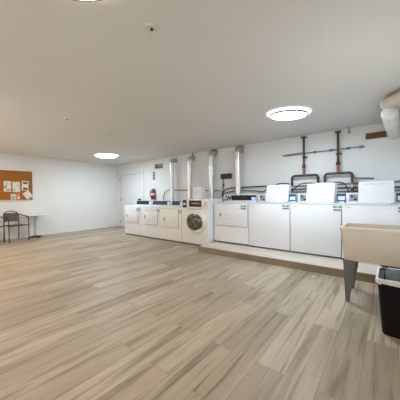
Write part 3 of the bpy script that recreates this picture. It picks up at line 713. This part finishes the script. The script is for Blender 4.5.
# ------------------------------------------------------------------ armchairs
def armchair(label, loc, rz):
    t = thing('armchair', label, 'chair', loc, rz, 'dark tube-framed armchairs by the left wall')
    hw = 0.235; hb = 0.178; r = 0.012
    # seat
    seat = MB().prism([(p[0], p[1]) for p in [(0.2, -0.22), (0.2, 0.22), (-0.2, 0.17), (-0.2, -0.17)]], 'z', 0.437, 0.450, 0.004).build('seat', M['chair_mesh'], t)
    MB().tube([(-0.21, -hb, 0.44), (0.2, -hw, 0.44), (0.215, -hw+0.03, 0.44), (0.215, hw-0.03, 0.44), (0.2, hw, 0.44), (-0.21, hb, 0.44)], r, 10).build('seat_frame', M['chair_frame'], t)
    # back straps
    bk = MB()
    n = 9
    for i in range(n):
        y = -0.15+i*0.30/(n-1)
        bow = 0.03*(1-(y/0.2)**2)
        bk.box(-0.235-bow-0.006, -0.235-bow+0.002, y-0.016, y+0.016, 0.535, 0.775)
    for z in (0.55, 0.62, 0.69, 0.76):
        pts = [(-0.242-0.03*(1-(y/0.2)**2), y, z) for y in [-0.17+0.0425*k for k in range(9)]]
        bk.tube(pts, 0.011, 6)
    bk.build('backrest', M['chair_mesh'], t)
    # back loop: rear legs rise into the back hoop
    hoop = [None, None, (-0.225, -hb, 0.62), (-0.24, -hb+0.005, 0.74), (-0.262, -hb+0.07, 0.805), (-0.27, 0, 0.828), (-0.262, hb-0.07, 0.805), (-0.24, hb-0.005, 0.74), (-0.225, hb, 0.62)]
    MB().tube(hoop[2:9], r, 10, smooth_steps=5).build('back_hoop', M['chair_frame'], t)
    for s in (-1, 1):
        MB().tube([(-0.24, s*hb, 0.0), (-0.215, s*hb, 0.44), (-0.225, s*hb, 0.62)], r, 10).build('rear_leg', M['chair_frame'], t)
        lg = MB().tube([(0.21, s*hw, 0.0), (0.205, s*hw, 0.44), (0.2, s*hw, 0.58)], r, 10).build('front_leg', M['chair_frame'], t)
        MB().tube([(0.2, s*hw, 0.58), (0.185, s*(hw+0.005), 0.635), (0.13, s*(hw+0.012), 0.668), (0.0, s*(hw+0.012), 0.685), (-0.12, s*(hw-0.02), 0.71), (-0.238, s*(hb-0.002), 0.735)], 0.014, 10, smooth_steps=5).build('armrest', M['chair_frame'], t)
    return t
A1 = armchair('dark tube-framed armchair with charcoal strap back beside the small white table', (0.46, -3.505, 0), math.radians(10))
A2 = copy_tree(A1); A2.location = (0.36, -4.03, 0); A2.rotation_euler = (0, 0, math.radians(10))
A2['label'] = 'dark tube-framed armchair cut off by the left edge, only its arm showing'

# ------------------------------------------------------------------ camera
yaw, pitch, roll = -0.6782, -0.0176, -0.0111
fwd = Vector((math.sin(yaw)*math.cos(pitch), math.cos(yaw)*math.cos(pitch), math.sin(pitch)))
rt = Vector((math.cos(yaw), -math.sin(yaw), 0)); up = rt.cross(fwd)
r2 = rt*math.cos(roll)+up*math.sin(roll); u2 = -rt*math.sin(roll)+up*math.cos(roll)
cam = bpy.data.cameras.new('camera'); co = bpy.data.objects.new('camera', cam); C.objects.link(co)
mw = Matrix((( r2.x, u2.x, -fwd.x, 8.5439), (r2.y, u2.y, -fwd.y, -5.3554), (r2.z, u2.z, -fwd.z, 1.1997), (0, 0, 0, 1)))
co.matrix_world = mw
cam.sensor_width = 36; cam.sensor_fit = 'HORIZONTAL'; cam.lens = 36*234.96/400
cam.clip_start = 0.05
bpy.context.scene.camera = co

# ------------------------------------------------------------------ unseen fill lamps, added to even out the light
def lamp(name, loc, target, sx, sy, power, col):
    l = bpy.data.lights.new(name, 'AREA'); l.shape = 'RECTANGLE'; l.size = sx; l.size_y = sy; l.energy = power; l.color = col
    o = bpy.data.objects.new(name, l); C.objects.link(o); o.location = loc
    o.rotation_euler = (Vector(target)-Vector(loc)).to_track_quat('-Z', 'Y').to_euler()
lamp('added_bounce_fill', (6.5, -5.75, 0.9), (5.2, -3.2, 2.47), 3.5, 0.8, 7, (1.0, 0.94, 0.86))  # added behind the view to lift the near ceiling
lamp('added_bounce_fill', (8.9, -2.9, 1.3), (6.6, -1.6, 2.47), 1.2, 0.5, 8, (0.90, 0.96, 1.0))  # added past the right edge to brighten the ceiling over the washers
lamp('unseen_overhead_fill', (1.8, -4.9, 2.44), (1.8, -4.9, 0), 0.55, 0.55, 22, (1.0, 0.79, 0.57))  # unseen, added overhead for warm light on the cork board end
lamp('unseen_overhead_fill', (4.3, -5.0, 2.44), (4.25, -4.6, 0), 0.55, 0.55, 26, (1.0, 0.94, 0.86))  # unseen, added overhead to brighten the left-hand machine fronts
lamp('added_bounce_fill', (2.5, -5.75, 0.9), (2.6, -3.0, 2.47), 3.5, 0.8, 14, (1.0, 0.90, 0.78))  # added out of view to lift the ceiling on the left

# ------------------------------------------------------------------ world + colour
w = bpy.data.worlds.new('world'); bpy.context.scene.world = w; w.use_nodes = True
w.node_tree.nodes['Background'].inputs[0].default_value = (0.9, 0.95, 1, 1); w.node_tree.nodes['Background'].inputs[1].default_value = 0.3
vs = bpy.context.scene.view_settings
vs.view_transform = 'Standard'; vs.look = 'None'; vs.exposure = 0.62; vs.gamma = 1.0
